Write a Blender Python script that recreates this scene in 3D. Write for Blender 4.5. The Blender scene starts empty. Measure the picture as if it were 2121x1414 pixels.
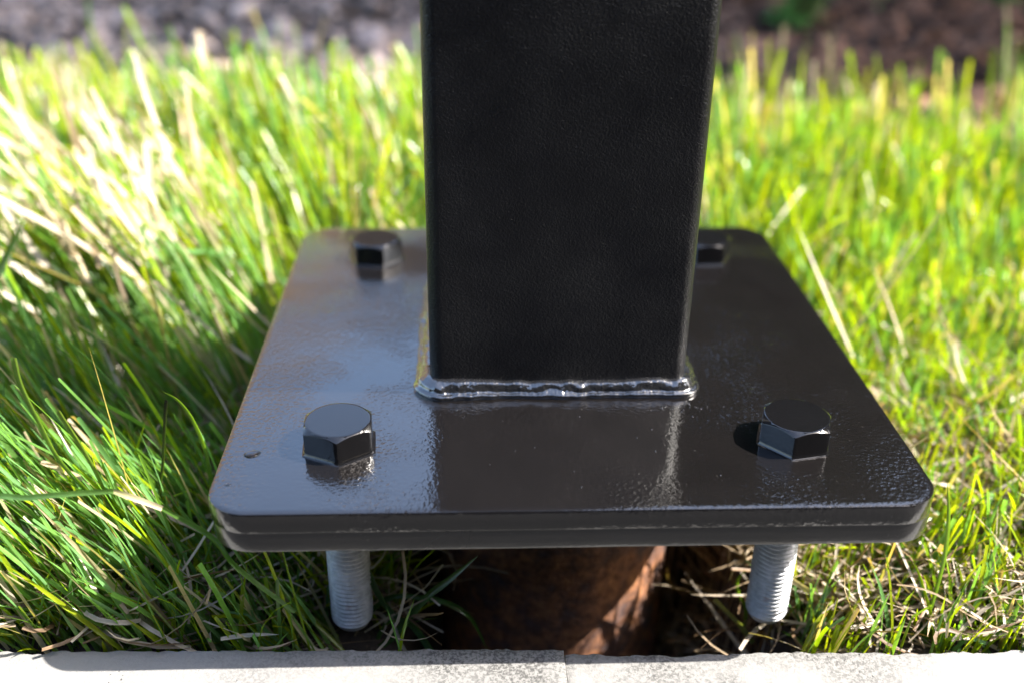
import bpy, bmesh, math, random
import numpy as np
from mathutils import Vector, Matrix

random.seed(7)
rng = np.random.default_rng(11)
scene = bpy.context.scene
col = scene.collection

# ------------------------------------------------------------------ camera
CAM = np.array([-0.04376, -0.34642, 0.26011])
F_PX, PITCH, YAW, ROLL = 2155.8, 0.482176, -0.04373, 0.01335
cp, sp, cy_, sy_ = math.cos(PITCH), math.sin(PITCH), math.cos(YAW), math.sin(YAW)
fwd = np.array([-sy_ * cp, cy_ * cp, -sp]); right = np.array([cy_, sy_, 0.0]); up = np.cross(right, fwd)
c_, s_ = math.cos(ROLL), math.sin(ROLL)
r2 = c_ * right + s_ * up; u2 = -s_ * right + c_ * up
cam_d = bpy.data.cameras.new("camera")
cam_d.sensor_width = 36.0
cam_d.lens = F_PX / 2121.0 * 36.0
cam_d.clip_start = 0.01
cam_d.clip_end = 500.0
cam_d.dof.use_dof = True
cam_d.dof.focus_distance = 0.472
cam_d.dof.aperture_fstop = 3.4
cam_d.dof.aperture_blades = 9
cam = bpy.data.objects.new("camera", cam_d)
col.objects.link(cam)
M = Matrix(((r2[0], u2[0], -fwd[0], CAM[0]), (r2[1], u2[1], -fwd[1], CAM[1]), (r2[2], u2[2], -fwd[2], CAM[2]), (0, 0, 0, 1)))
cam.matrix_world = M
scene.camera = cam

# ------------------------------------------------------------------ sky, sun, exposure
SUN = Vector((12.9, -0.5, 12.9)).normalized()
ELEV = math.asin(SUN.z)
AZ = math.atan2(SUN.x, SUN.y)            # clockwise from +Y
world = bpy.data.worlds.new("World")
scene.world = world
world.use_nodes = True
wn = world.node_tree
wn.nodes.clear()
sky = wn.nodes.new("ShaderNodeTexSky")
sky.sky_type = 'NISHITA'
sky.sun_disc = False
sky.sun_elevation = ELEV
sky.sun_rotation = AZ
sky.air_density = 1.0
sky.dust_density = 2.6
sky.ozone_density = 1.2
bg = wn.nodes.new("ShaderNodeBackground")
bg.inputs["Strength"].default_value = 0.15
wo = wn.nodes.new("ShaderNodeOutputWorld")
wn.links.new(sky.outputs[0], bg.inputs[0])
wn.links.new(bg.outputs[0], wo.inputs[0])
sl = bpy.data.lights.new("sun", 'SUN')
sl.energy = 5.0
sl.angle = math.radians(0.53)
sl.color = (1.0, 0.95, 0.87)
so = bpy.data.objects.new("sun", sl)
so.rotation_euler = SUN.to_track_quat('Z', 'Y').to_euler()
so.location = (3, -2, 5)
col.objects.link(so)
vs = scene.view_settings
vs.view_transform = 'Standard'
vs.look = 'None'
vs.exposure = 2.05
vs.gamma = 1.0
vs.use_curve_mapping = False
scene.cycles.max_bounces = 8
scene.cycles.transparent_max_bounces = 8
scene.cycles.sample_clamp_indirect = 6.0

# ------------------------------------------------------------------ helpers
GROUND = -0.101          # soil level
KERB_TOP = -0.088


def tag(o, label=None, cat=None, group=None, kind=None):
    if label: o["label"] = label
    if cat: o["category"] = cat
    if group: o["group"] = group
    if kind: o["kind"] = kind
    return o


def empty(name, loc=(0, 0, 0), rz=0.0):
    o = bpy.data.objects.new(name, None)
    o.empty_display_size = 0.02
    o.location = loc
    o.rotation_euler = (0, 0, rz)
    col.objects.link(o)
    return o


def link(name, me, mat, parent=None, smooth=None):
    if mat is not None:
        me.materials.append(mat)
    if smooth is not None:
        me.shade_smooth()
        if smooth < 179:
            me.set_sharp_from_angle(angle=math.radians(smooth))
    o = bpy.data.objects.new(name, me)
    col.objects.link(o)
    if parent is not None:
        o.parent = parent
    return o


def mesh_np(name, V, Q, colors=None, tri=False):
    """mesh from numpy arrays: V (n,3), Q (m,4) or (m,3)"""
    me = bpy.data.meshes.new(name)
    k = Q.shape[1]
    me.vertices.add(len(V)); me.vertices.foreach_set("co", np.ascontiguousarray(V, dtype=np.float32).ravel())
    me.loops.add(Q.size); me.loops.foreach_set("vertex_index", np.ascontiguousarray(Q, dtype=np.int32).ravel())
    me.polygons.add(len(Q))
    me.polygons.foreach_set("loop_start", np.arange(0, Q.size, k, dtype=np.int32))
    me.update(calc_edges=True)
    if colors is not None:
        at = me.color_attributes.new("col", 'FLOAT_COLOR', 'POINT')
        c4 = np.ones((len(V), 4), dtype=np.float32); c4[:, :3] = colors
        at.data.foreach_set("color", c4.ravel())
    return me


def grid_faces(nu, nv, wrap_u=False, wrap_v=False):
    iu = np.arange(nu if wrap_u else nu - 1); iv = np.arange(nv if wrap_v else nv - 1)
    I, J = np.meshgrid(iu, iv, indexing='ij')
    a = (I * nv + J).ravel(); b = (((I + 1) % nu) * nv + J).ravel()
    c = (((I + 1) % nu) * nv + (J + 1) % nv).ravel(); d = (I * nv + (J + 1) % nv).ravel()
    return np.stack([a, b, c, d], 1)


def vnoise(x, y, seed=0, freq=1.0):
    """smooth value noise for arrays, about -1..1"""
    x = np.asarray(x, float) * freq; y = np.asarray(y, float) * freq
    xi = np.floor(x).astype(np.int64); yi = np.floor(y).astype(np.int64)
    fx = x - xi; fy = y - yi
    fx = fx * fx * (3 - 2 * fx); fy = fy * fy * (3 - 2 * fy)

    def h(a, b):
        n = (a * 374761393 + b * 668265263 + seed * 982451653) & 0xFFFFFFFF
        n = ((n ^ (n >> 13)) * 1274126177) & 0xFFFFFFFF
        return ((n ^ (n >> 16)) & 0xFFFF) / 32767.5 - 1.0
    return (h(xi, yi) * (1 - fx) + h(xi + 1, yi) * fx) * (1 - fy) + (h(xi, yi + 1) * (1 - fx) + h(xi + 1, yi + 1) * fx) * fy


def rrect(w, d, r, n=10, seg=1):
    """rounded rectangle outline, counter-clockwise, centred; seg = subdivisions of straight sides"""
    pts = []
    cs = [(w / 2 - r, d / 2 - r, 0), (-w / 2 + r, d / 2 - r, 90), (-w / 2 + r, -d / 2 + r, 180), (w / 2 - r, -d / 2 + r, 270)]
    for cx, cyy, a0 in cs:
        for i in range(n + 1):
            a = math.radians(a0 + 90 * i / n)
            pts.append((cx + r * math.cos(a), cyy + r * math.sin(a)))
    if seg > 1:
        out = []
        m = len(pts)
        for i in range(m):
            p, q = pts[i], pts[(i + 1) % m]
            out.append(p)
            if (i + 1) % (n + 1) == 0:
                for k in range(1, seg):
                    out.append((p[0] + (q[0] - p[0]) * k / seg, p[1] + (q[1] - p[1]) * k / seg))
        pts = out
    return pts


# ------------------------------------------------------------------ material helpers
class Mat:
    def __init__(self, name):
        self.m = bpy.data.materials.new(name); self.m.use_nodes = True
        self.t = self.m.node_tree; self.n = self.t.nodes
        self.b = self.n["Principled BSDF"]
        self.out = self.n["Material Output"]

    def L(self, a, b): self.t.links.new(a, b)

    def coord(self, scale=(1, 1, 1)):
        tc = self.n.new("ShaderNodeTexCoord"); mp = self.n.new("ShaderNodeMapping")
        mp.inputs["Scale"].default_value = scale
        self.L(tc.outputs["Object"], mp.inputs[0])
        return mp.outputs[0]

    def noise(self, vec, scale, detail=3, rough=0.5, dist=0.0):
        t = self.n.new("ShaderNodeTexNoise")
        t.inputs["Scale"].default_value = scale; t.inputs["Detail"].default_value = detail
        t.inputs["Roughness"].default_value = rough; t.inputs["Distortion"].default_value = dist
        if vec is not None: self.L(vec, t.inputs["Vector"])
        return t.outputs["Fac"]

    def voro(self, vec, scale, feature='F1', rnd=1.0):
        t = self.n.new("ShaderNodeTexVoronoi"); t.feature = feature
        t.inputs["Scale"].default_value = scale; t.inputs["Randomness"].default_value = rnd
        if vec is not None: self.L(vec, t.inputs["Vector"])
        return t

    def ramp(self, fac, stops, interp='LINEAR'):
        r = self.n.new("ShaderNodeValToRGB"); r.color_ramp.interpolation = interp
        els = r.color_ramp.elements
        while len(els) < len(stops): els.new(0.5)
        for e, (p, c) in zip(els, stops):
            e.position = p
            e.color = (c, c, c, 1) if isinstance(c, (int, float)) else (*c, 1)
        self.L(fac, r.inputs[0])
        return r.outputs[0]

    def math(self, op, a, b=None):
        m = self.n.new("ShaderNodeMath"); m.operation = op
        for i, v in enumerate((a, b)):
            if v is None: continue
            if isinstance(v, (int, float)): m.inputs[i].default_value = v
            else: self.L(v, m.inputs[i])
        return m.outputs[0]

    def mix(self, fac, a, b, mode='MIX'):
        m = self.n.new("ShaderNodeMix"); m.data_type = 'RGBA'; m.blend_type = mode
        for idx, v in ((0, fac), (6, a), (7, b)):
            if isinstance(v, (int, float)): m.inputs[idx].default_value = v
            elif isinstance(v, tuple): m.inputs[idx].default_value = (*v, 1)
            else: self.L(v, m.inputs[idx])
        return m.outputs[2]

    def bump(self, h, dist, strength=1.0, prev=None):
        b = self.n.new("ShaderNodeBump"); b.inputs["Distance"].default_value = dist
        b.inputs["Strength"].default_value = strength
        self.L(h, b.inputs["Height"])
        if prev is not None: self.L(prev, b.inputs["Normal"])
        return b.outputs[0]

    def set(self, **k):
        for key, v in k.items():
            i = self.b.inputs[key.replace("_", " ")]
            if isinstance(v, (int, float)): i.default_value = v
            elif isinstance(v, tuple): i.default_value = (*v, 1) if len(v) == 3 else v
            else: self.L(v, i)
        return self


def black_paint(name, grain=900, grain_d=0.00006, wave=180, wave_d=0.00010, rough=0.12, base=(0.0050, 0.0044, 0.0044), speck=True, spots=0.0, coat=1.0, ior=1.6, dustc=0.5, crough=0.05, grain_coat=False, bior=1.55):
    m = Mat(name)
    v = m.coord()
    a = m.noise(v, grain, 2, 0.55)
    w = m.noise(v, wave, 2, 0.5)
    # patches where the coat is smoother
    pm = m.ramp(m.noise(v, 14, 2, 0.5), [(0.40, 0.12), (0.62, 1.0)])
    wm = m.math('MULTIPLY', w, pm)
    n1 = m.bump(wm, wave_d)
    n2 = m.bump(a, grain_d, 1.0, n1)
    if speck:       # dust nibs trapped in the paint
        vo = m.voro(v, 420)
        nib = m.ramp(vo.outputs["Distance"], [(0.0, 1.0), (0.12, 0.0)])
        gate = m.ramp(m.noise(v, 60, 2, 0.6), [(0.52, 0.0), (0.6, 1.0)])
        n2 = m.bump(m.math('MULTIPLY', nib, gate), 0.00012, 1.0, n2)
    bc = m.mix(m.ramp(m.noise(v, 35, 4, 0.6), [(0.35, 0.0), (0.7, 1.0)]), base, tuple(c * 1.25 for c in base))
    dust = m.ramp(m.noise(v, 700, 2, 0.6), [(0.70, 0.0), (0.76, 1.0)])
    bc = m.mix(m.math('MULTIPLY', dust, dustc), bc, (0.09, 0.085, 0.08))
    m.set(Base_Color=bc, Roughness=m.ramp(m.noise(v, 25, 3, 0.6), [(0.3, rough * 0.8), (0.75, rough * 1.5)]), Normal=n2, IOR=bior)
    m.b.inputs['Coat Weight'].default_value = coat; m.b.inputs['Coat IOR'].default_value = ior; m.b.inputs['Coat Roughness'].default_value = crough; m.L(n2 if grain_coat else n1, m.b.inputs['Coat Normal'])
    return m.m


M_plate = black_paint("black_gloss_paint", rough=0.09, wave=470, wave_d=0.00046, grain=1100, grain_d=0.00003)
M_plate_edge = M_plate
M_post = black_paint("black_hammered_paint", grain=1100, grain_d=0.00045, wave=260, wave_d=0.00020, rough=0.33, base=(0.0035, 0.0035, 0.0045), coat=0.04, crough=0.2, grain_coat=True, dustc=0.15, bior=1.40)
M_weld = black_paint("black_weld_paint", grain=500, grain_d=0.00010, wave=330, wave_d=0.0008, rough=0.12, base=(0.010, 0.010, 0.011), ior=2.0)
M_bolt = black_paint("black_bolt_paint", grain=700, grain_d=0.00003, wave=140, wave_d=0.00008, rough=0.09, base=(0.0038, 0.0037, 0.0042), coat=0.2, dustc=0.1)
M_cap = black_paint("black_cap_plate_paint", grain=900, grain_d=0.00009, wave=200, wave_d=0.00015, rough=0.28, base=(0.006, 0.0055, 0.0054))


def rust_mat():
    m = Mat("rusted_steel"); v = m.coord()
    a = m.noise(v, 60, 6, 0.65, 0.4); b = m.noise(v, 220, 4, 0.7)
    c1 = m.ramp(a, [(0.30, (0.075, 0.075, 0.095)), (0.46, (0.20, 0.105, 0.07)), (0.58, (0.36, 0.17, 0.085)), (0.74, (0.62, 0.30, 0.12))])
    c2 = m.ramp(b, [(0.35, (0.5, 0.45, 0.45)), (0.65, (1.15, 1.1, 1.05))])
    bc = m.mix(1.0, c1, c2, 'MULTIPLY')
    n = m.bump(b, 0.0007); n = m.bump(a, 0.0015, 0.6, n)
    m.set(Base_Color=bc, Roughness=0.75, Normal=n, Metallic=0.15)
    return m.m


def galv_mat():
    m = Mat("galvanised_steel"); v = m.coord()
    a = m.noise(v, 260, 4, 0.6); b = m.noise(v, 55, 3, 0.6)
    bc = m.ramp(a, [(0.3, (0.30, 0.31, 0.33)), (0.7, (0.52, 0.53, 0.56))])
    rs = m.ramp(b, [(0.66, 0.0), (0.74, 0.75)])
    bc = m.mix(rs, bc, (0.30, 0.15, 0.09))
    m.set(Base_Color=bc, Roughness=m.ramp(b, [(0.3, 0.38), (0.7, 0.6)]), Metallic=0.25, Normal=m.bump(a, 0.0003))
    return m.m


def concrete_mat():
    m = Mat("pale_concrete"); v = m.coord()
    big = m.noise(v, 13, 5, 0.62, 0.3); fine = m.noise(v, 900, 3, 0.7); mid = m.noise(v, 120, 5, 0.7)
    patch = m.ramp(big, [(0.36, 0.0), (0.54, 1.0)])
    sx = m.n.new("ShaderNodeSeparateXYZ"); m.L(v, sx.inputs[0])
    near = m.ramp(m.math('ABSOLUTE', m.math('SUBTRACT', sx.outputs[0], 0.01)), [(0.10, 1.0), (0.19, 0.12)])
    patch = m.math('MULTIPLY', patch, near)
    speck = m.ramp(m.noise(v, 650, 3, 0.75), [(0.42, 1.0), (0.56, 0.0)])
    f = m.math('MULTIPLY', patch, m.math('ADD', m.math('MULTIPLY', speck, 0.75), 0.18))
    bc = m.mix(f, (0.205, 0.20, 0.192), (0.045, 0.044, 0.042))
    pit = m.voro(v, 330)
    pg = m.ramp(m.noise(v, 26, 2, 0.6), [(0.58, 0.0), (0.68, 1.0)])
    pits = m.math('MULTIPLY', m.ramp(pit.outputs["Distance"], [(0.10, 1.0), (0.22, 0.0)]), pg)
    bc = m.mix(pits, bc, (0.06, 0.055, 0.055))
    h = m.math('SUBTRACT', m.math('ADD', m.math('MULTIPLY', fine, 0.4), mid), m.math('MULTIPLY', pits, 1.5))
    m.set(Base_Color=bc, Roughness=0.9, Normal=m.bump(h, 0.0007))
    return m.m


def soil_mat():
    m = Mat("dark_soil"); v = m.coord()
    a = m.noise(v, 30, 8, 0.7); b = m.noise(v, 240, 4, 0.7)
    bc = m.ramp(a, [(0.3, (0.018, 0.012, 0.009)), (0.55, (0.045, 0.030, 0.020)), (0.75, (0.10, 0.07, 0.045))])
    n = m.bump(b, 0.002); n = m.bump(a, 0.01, 0.6, n)
    m.set(Base_Color=bc, Roughness=0.95, Normal=n)
    return m.m


def leaf_mat(name, trans=0.42, rough=0.38, spec=0.5):
    m = Mat(name)
    at = m.n.new("ShaderNodeAttribute"); at.attribute_name = "col"
    v = m.coord()
    var = m.ramp(m.noise(v, 160, 3, 0.6), [(0.3, 0.8), (0.7, 1.15)])
    bc = m.mix(1.0, at.outputs["Color"], var, 'MULTIPLY')
    m.set(Base_Color=bc, Roughness=rough)
    m.b.inputs["Specular IOR Level"].default_value = spec
    tr = m.n.new("ShaderNodeBsdfTranslucent")
    tc = m.mix(1.0, bc, (1.45, 1.35, 0.35), 'MULTIPLY')
    m.L(tc, tr.inputs["Color"])
    mx = m.n.new("ShaderNodeMixShader"); mx.inputs[0].default_value = trans
    m.L(m.b.outputs[0], mx.inputs[1]); m.L(tr.outputs[0], mx.inputs[2]); m.L(mx.outputs[0], m.out.inputs["Surface"])
    return m.m


def chip_mat():
    m = Mat("wood_chip")
    at = m.n.new("ShaderNodeAttribute"); at.attribute_name = "col"
    v = m.coord((1, 1, 1))
    var = m.ramp(m.noise(v, 70, 5, 0.7), [(0.3, 0.55), (0.7, 1.25)])
    m.set(Base_Color=m.mix(1.0, at.outputs["Color"], var, 'MULTIPLY'), Roughness=0.9, Normal=m.bump(m.noise(v, 120, 4, 0.6), 0.003))
    return m.m


def plain(name, c1, c2, scale=20, rough=0.8, bump=0.002):
    m = Mat(name); v = m.coord()
    a = m.noise(v, scale, 5, 0.65)
    m.set(Base_Color=m.ramp(a, [(0.3, c1), (0.7, c2)]), Roughness=rough, Normal=m.bump(a, bump))
    return m.m


M_rust = rust_mat(); M_galv = galv_mat(); M_conc = concrete_mat(); M_soil = soil_mat()
M_grass = leaf_mat("grass_blade", 0.50, 0.27, 0.6)
M_straw = leaf_mat("dry_straw", 0.25, 0.5, 0.4)
M_leaf = leaf_mat("leaf", 0.35, 0.5, 0.4)
M_chip = chip_mat()
M_asphalt = plain("asphalt", (0.014, 0.014, 0.016), (0.03, 0.03, 0.031), 180, 0.9, 0.002)
M_bark = plain("tree_bark", (0.05, 0.035, 0.025), (0.13, 0.10, 0.08), 30, 0.9, 0.01)
M_fence = plain("fence_wood", (0.16, 0.11, 0.075), (0.30, 0.21, 0.14), 12, 0.85, 0.002)
mw = Mat("water"); mw.set(Base_Color=(1, 1, 1), Roughness=0.0, IOR=1.333); mw.b.inputs["Transmission Weight"].default_value = 1.0
M_water = mw.m

# ------------------------------------------------------------------ ground with the hole round the pile
PILE = (0.0045, 0.158, 0.068)
KERB_BACK = lambda x: 0.0122 - 0.019 * x


PD_ = 0.3185


def ground_z(x, y):
    x = np.asarray(x, float); y = np.asarray(y, float)
    z = GROUND + 0.004 * vnoise(x, y, 3, 14) + 0.010 * vnoise(x, y, 5, 3.1)
    # hole
    dx = (x - 0.014) / 0.094; dy = (y - 0.115) / 0.135
    d = (np.abs(dx) ** 3 + np.abs(dy) ** 3) ** (1 / 3) + 0.09 * vnoise(x, y, 9, 28) + 0.08 * vnoise(x, y, 10, 60)
    t = np.clip((1.08 - d) / 0.30, 0, 1); t = t * t * (3 - 2 * t)
    # the soil sinks under the plate
    ex = np.clip((0.20 - np.abs(x)) / 0.07, 0, 1); ey = np.clip((y - 0.022) / 0.02, 0, 1) * np.clip((PD_ + 0.03 - y) / 0.06, 0, 1)
    return z - 0.018 * ex * ey - 0.13 * t


def hole_mask(x, y):
    dx = (np.asarray(x) - 0.014) / 0.094; dy = (np.asarray(y) - 0.115) / 0.135
    return (np.abs(dx) ** 3 + np.abs(dy) ** 3) ** (1 / 3) + 0.09 * vnoise(x, y, 9, 28) + 0.08 * vnoise(x, y, 10, 60)


nx, ny = 361, 321
u = np.linspace(-1, 1, nx); v = np.linspace(0, 1, ny)
gx = 0.45 * u + 24.5 * u ** 7
gy = 0.02 + 0.9 * v + 39 * v ** 7
X, Y = np.meshgrid(gx, gy, indexing='ij')
Z = ground_z(X, Y)
me = mesh_np("ground", np.stack([X.ravel(), Y.ravel(), Z.ravel()], 1), grid_faces(nx, ny))
tag(link("ground", me, M_soil, smooth=180), kind='structure')

# road in front of the kerb, carried to the horizon on the camera's side
rx = np.linspace(-25, 25, 60); ry = -0.025 - 40 * np.linspace(1, 0, 40) ** 3
X, Y = np.meshgrid(rx, ry, indexing='ij')
me = mesh_np("road", np.stack([X.ravel(), Y.ravel(), (-0.20 + 0.0 * X).ravel()], 1), grid_faces(60, 40))
tag(link("road", me, M_asphalt, smooth=180), kind='structure')


# ------------------------------------------------------------------ kerb stones
def kerb_stone(x0, x1, dz, seed, label, dyb=0.0):
    n = max(40, int((x1 - x0) / 0.0022))
    xs = np.linspace(x0, x1, n)
    # cross section from the back bottom, over the top, to the front bottom (y offset from back edge, z offset from top)
    prof = [(0, -0.16), (0, -0.05), (0, -0.012), (0.0, -0.004), (-0.0006, -0.0012), (-0.002, 0.0), (-0.006, 0), (-0.012, 0), (-0.02, 0), (-0.026, 0), (-0.034, 0), (-0.042, 0), (-0.052, 0), (-0.056, -0.003), (-0.0575, -0.010), (-0.058, -0.16)]
    V = np.zeros((n, len(prof), 3))
    for j, (py, pz) in enumerate(prof):
        V[:, j, 0] = xs
        rough = 0.0007 if 2 <= j <= 5 else 0.0002
        e = rough * (vnoise(xs, j * 0.7, seed, 160) + 0.8 * vnoise(xs, j * 1.3, seed + 1, 420)) + 0.0003 * (2 <= j <= 6) * vnoise(xs, 0 * xs, seed + 2, 22)
        if 2 <= j <= 5:
            chip = np.clip(vnoise(xs, 0 * xs + 5, seed + 4, 45) - 0.45, 0, 1) * 0.0035
            e = e - chip
        V[:, j, 1] = KERB_BACK(xs) + dyb + py + e
        V[:, j, 2] = KERB_TOP + dz + pz + (0.5 * rough * vnoise(xs, j + 0.5, seed + 3, 250) if pz > -0.01 else 0)
    # soft ends at the joint
    for k, s in ((0, 1), (n - 1, -1)):
        V[k, :, 2] -= 0.0004
        V[k, :, 0] += 0.0004 * s * vnoise(np.arange(len(prof)), np.zeros(len(prof)), seed + 8, 0.9)
    base = V.reshape(-1, 3)
    Q = grid_faces(n, len(prof))
    m = len(prof)
    me = mesh_np("kerb_stone", base, Q)
    bm = bmesh.new(); bm.from_mesh(me); bm.verts.ensure_lookup_table()
    bm.faces.new([bm.verts[j] for j in range(m)]); bm.faces.new([bm.verts[(n - 1) * m + j] for j in range(m)][::-1])
    bmesh.ops.recalc_face_normals(bm, faces=bm.faces[:])
    bm.to_mesh(me); bm.free()
    o = link("kerb_stone", me, M_conc, smooth=50)
    tag(o, label, "kerb", "pale concrete kerb stones along the lawn")
    return o


kerb_stone(-1.02, -0.0023, 0.0008, 21, "pale concrete kerb stone at the bottom left, under the left threaded rod", 0.0006)
kerb_stone(-0.0020, 1.02, -0.0004, 57, "pale concrete kerb stone at the bottom right, under the right threaded rod", -0.0010)

# ------------------------------------------------------------------ pile: rusty pipe + lower plate
PW, PD = 0.310, 0.3185
T1, GAP = 0.0098, 0.0002


def plate_mesh(name, w, d, r, t, bev=0.0011, warp=0.0):
    out = rrect(w, d, r, 12, 40)
    n = len(out)
    P = np.array(out)
    # inward normal approximated by scaling toward the centre by bevel
    def inset(k):
        q = np.array(rrect(w - 2 * k, d - 2 * k, max(r - k, 0.0005), 12, 40)); return q
    bb = 0.0003
    rings = [(inset(bb), -t), (inset(bb * .3), -t + bb * .3), (P, -t + bb), (P, -bev), (inset(bev * .3), -bev * .3), (inset(bev), 0.0), (inset(bev * 3), 0.0)]
    V = []
    for q, z in rings:
        zz = np.full(n, z)
        V.append(np.column_stack([q, zz]))
    V = np.array(V)
    if warp:
        for i in range(1, 6):
            V[i, :, 0] += warp * vnoise(V[i, :, 0], V[i, :, 1], 3 + i // 3, 60) * 0.5
            V[i, :, 1] += warp * vnoise(V[i, :, 0], V[i, :, 1], 8 + i // 3, 60) * 0.5
    nr = len(rings)
    Q = grid_faces(nr, n, wrap_v=True)
    me = mesh_np(name, V.reshape(-1, 3), Q)
    bm = bmesh.new(); bm.from_mesh(me); bm.verts.ensure_lookup_table()
    bm.faces.new([bm.verts[i] for i in range(n)][::-1]); bm.faces.new([bm.verts[(nr - 1) * n + i] for i in range(n)])
    bmesh.ops.recalc_face_normals(bm, faces=bm.faces[:])
    bm.to_mesh(me); bm.free()
    return me


pile = empty("foundation_pile", (PILE[0], PILE[1], -0.40))
tag(pile, "rusty round steel foundation pile under the black plates, standing in the hole", "pile")
n = 96; zs = np.linspace(0.0, 0.40 - 0.0097 - T1 - GAP - 0.0002, 50)
V = []
for zi, z in enumerate(zs):
    a = np.linspace(0, 2 * math.pi, n, endpoint=False)
    rr = PILE[2] + 0.0005 * vnoise(a * 6, z + 0 * a, 31, 3) + 0.0004 * vnoise(a * 20, z * 100 + 0 * a, 32, 1)
    V.append(np.column_stack([rr * np.cos(a), rr * np.sin(a), np.full(n, z)]))
me = mesh_np("pipe", np.array(V).reshape(-1, 3), grid_faces(len(zs), n, wrap_v=True))
link("pipe", me, M_rust, pile, smooth=60)
me = plate_mesh("cap_plate", PW, PD, 0.0185, 0.0097, bev=0.0004, warp=0.00015)
o = link("cap_plate", me, M_cap, pile, smooth=40)
o.location = (0.0005 - PILE[0], PD / 2 + 0.0006 - PILE[1], 0.40 - T1 - GAP)
o["label"] = "lower black plate welded on the pile"

# ------------------------------------------------------------------ post: tube + base plate + weld
post = empty("steel_post", (0, PD / 2, -T1))
tag(post, "square black steel post welded on a black base plate, above the grass", "post")
me = plate_mesh("base_plate", PW, PD, 0.0185, T1, warp=0.00015)
o = link("base_plate", me, M_plate, post, smooth=40); o.location = (0, 0, T1)

TW, TR = 0.1262, 0.0062
PX, PYC = -0.0013, 0.0
ring = np.array(rrect(TW, TW, TR, 12, 24)); inner = np.array(rrect(TW - 0.012, TW - 0.012, 0.003, 12, 24))
n = len(ring)
hz = np.linspace(0.0, 1.10, 60)
V = [np.column_stack([ring, np.full(n, z)]) for z in hz]
V += [np.column_stack([inner, np.full(n, hz[-1])]), np.column_stack([inner, np.full(n, hz[-1] - 0.3)])]
V = np.array(V)
me = mesh_np("square_tube", V.reshape(-1, 3), grid_faces(len(V), n, wrap_v=True))
o = link("square_tube", me, M_post, post, smooth=60); o.location = (PX, PYC, T1)

# weld bead: fillet swept round the foot of the tube, with ripples
NU = 1200; NV = 13
base = np.array(rrect(TW, TW, TR, 24, 60)); m0 = len(base)
closed = np.vstack([base, base[:1]]); seg = np.linalg.norm(np.diff(closed, axis=0), axis=1); cum = np.concatenate([[0], np.cumsum(seg)])
su = np.linspace(0, cum[-1], NU, endpoint=False)
bx_ = np.interp(su, cum, closed[:, 0]); by_ = np.interp(su, cum, closed[:, 1])
tx = np.roll(bx_, -1) - np.roll(bx_, 1); ty = np.roll(by_, -1) - np.roll(by_, 1); l = np.hypot(tx, ty); nxn, nyn = ty / l, -tx / l
Lh = 0.0074 + 0.0008 * vnoise(su, 0 * su, 41, 45) + 0.0005 * vnoise(su, 0 * su, 42, 160)      # leg up the tube
Lo = 0.0068 + 0.0010 * vnoise(su, 0 * su, 43, 38) + 0.0007 * vnoise(su, 0 * su, 44, 210)      # leg along the plate
corner = np.exp(-((np.abs(bx_) - TW / 2) ** 2 + (np.abs(by_) - TW / 2) ** 2) / (0.012 ** 2))
Lo = Lo + 0.0012 * corner; Lh = Lh + 0.0008 * corner
V = np.zeros((NU, NV, 3))
for j in range(NV):
    t = j / (NV - 1)
    # from the tube face (t=0) to the plate (t=1); two beads at the toes with a hollow between
    f = t
    off = Lo * f; h = Lh * (1 - f)
    bulge = 0.0015 * math.sin(math.pi * t) ** 0.7 + 0.0006 * math.exp(-((t - 0.25) / 0.15) ** 2) + 0.0009 * math.exp(-((t - 0.88) / 0.08) ** 2) - 0.0011 * math.exp(-((t - 0.66) / 0.10) ** 2) * (0.6 + 0.6 * vnoise(su, 0 * su, 48, 60))
    if j in (0, NV - 1): bulge = -0.0004
    rip = 0.00006 * np.sin(su / 0.0016 * 2 * math.pi + 2.2 * (t - 0.5) ** 2 * 6 + 1.5 * vnoise(su, 0 * su, 45, 90)) * math.sin(math.pi * t)
    rip = rip + 0.0006 * vnoise(su, t * 0.02 + 0 * su, 46, 200) * math.sin(math.pi * t) + 0.0003 * vnoise(su, t + 0 * su, 47, 800) * math.sin(math.pi * t)
    k = bulge + rip
    V[:, j, 0] = bx_ + nxn * (off + 0.7 * k); V[:, j, 1] = by_ + nyn * (off + 0.7 * k); V[:, j, 2] = h + 0.7 * k
me = mesh_np("weld_bead", V.reshape(-1, 3), grid_faces(NU, NV, wrap_u=True))
o = link("weld_bead", me, M_weld, post, smooth=70); o.location = (PX, PYC, T1)
# weld spatter on the plate near the right front corner of the bead
bm = bmesh.new()
for i in range(46):
    if i < 30: x, y = random.gauss(0.060, 0.010), -TW / 2 - 0.010 - abs(random.gauss(0, 0.010))
    else: x, y = random.uniform(-0.07, 0.13), -TW / 2 - 0.012 - abs(random.gauss(0, 0.03))
    if y < -PD / 2 + 0.01: continue
    r = random.uniform(0.00018, 0.00045)
    bmesh.ops.create_icosphere(bm, subdivisions=1, radius=r, matrix=Matrix.Translation((x, y, 0.0001)))
me = bpy.data.meshes.new("weld_spatter"); bm.to_mesh(me); bm.free()
o = link("weld_spatter", me, M_weld, post, smooth=180); o.location = (PX, PYC, T1); o["kind"] = "stuff"


# ------------------------------------------------------------------ bolts
AF = 0.0300; HB = 0.0129


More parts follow.
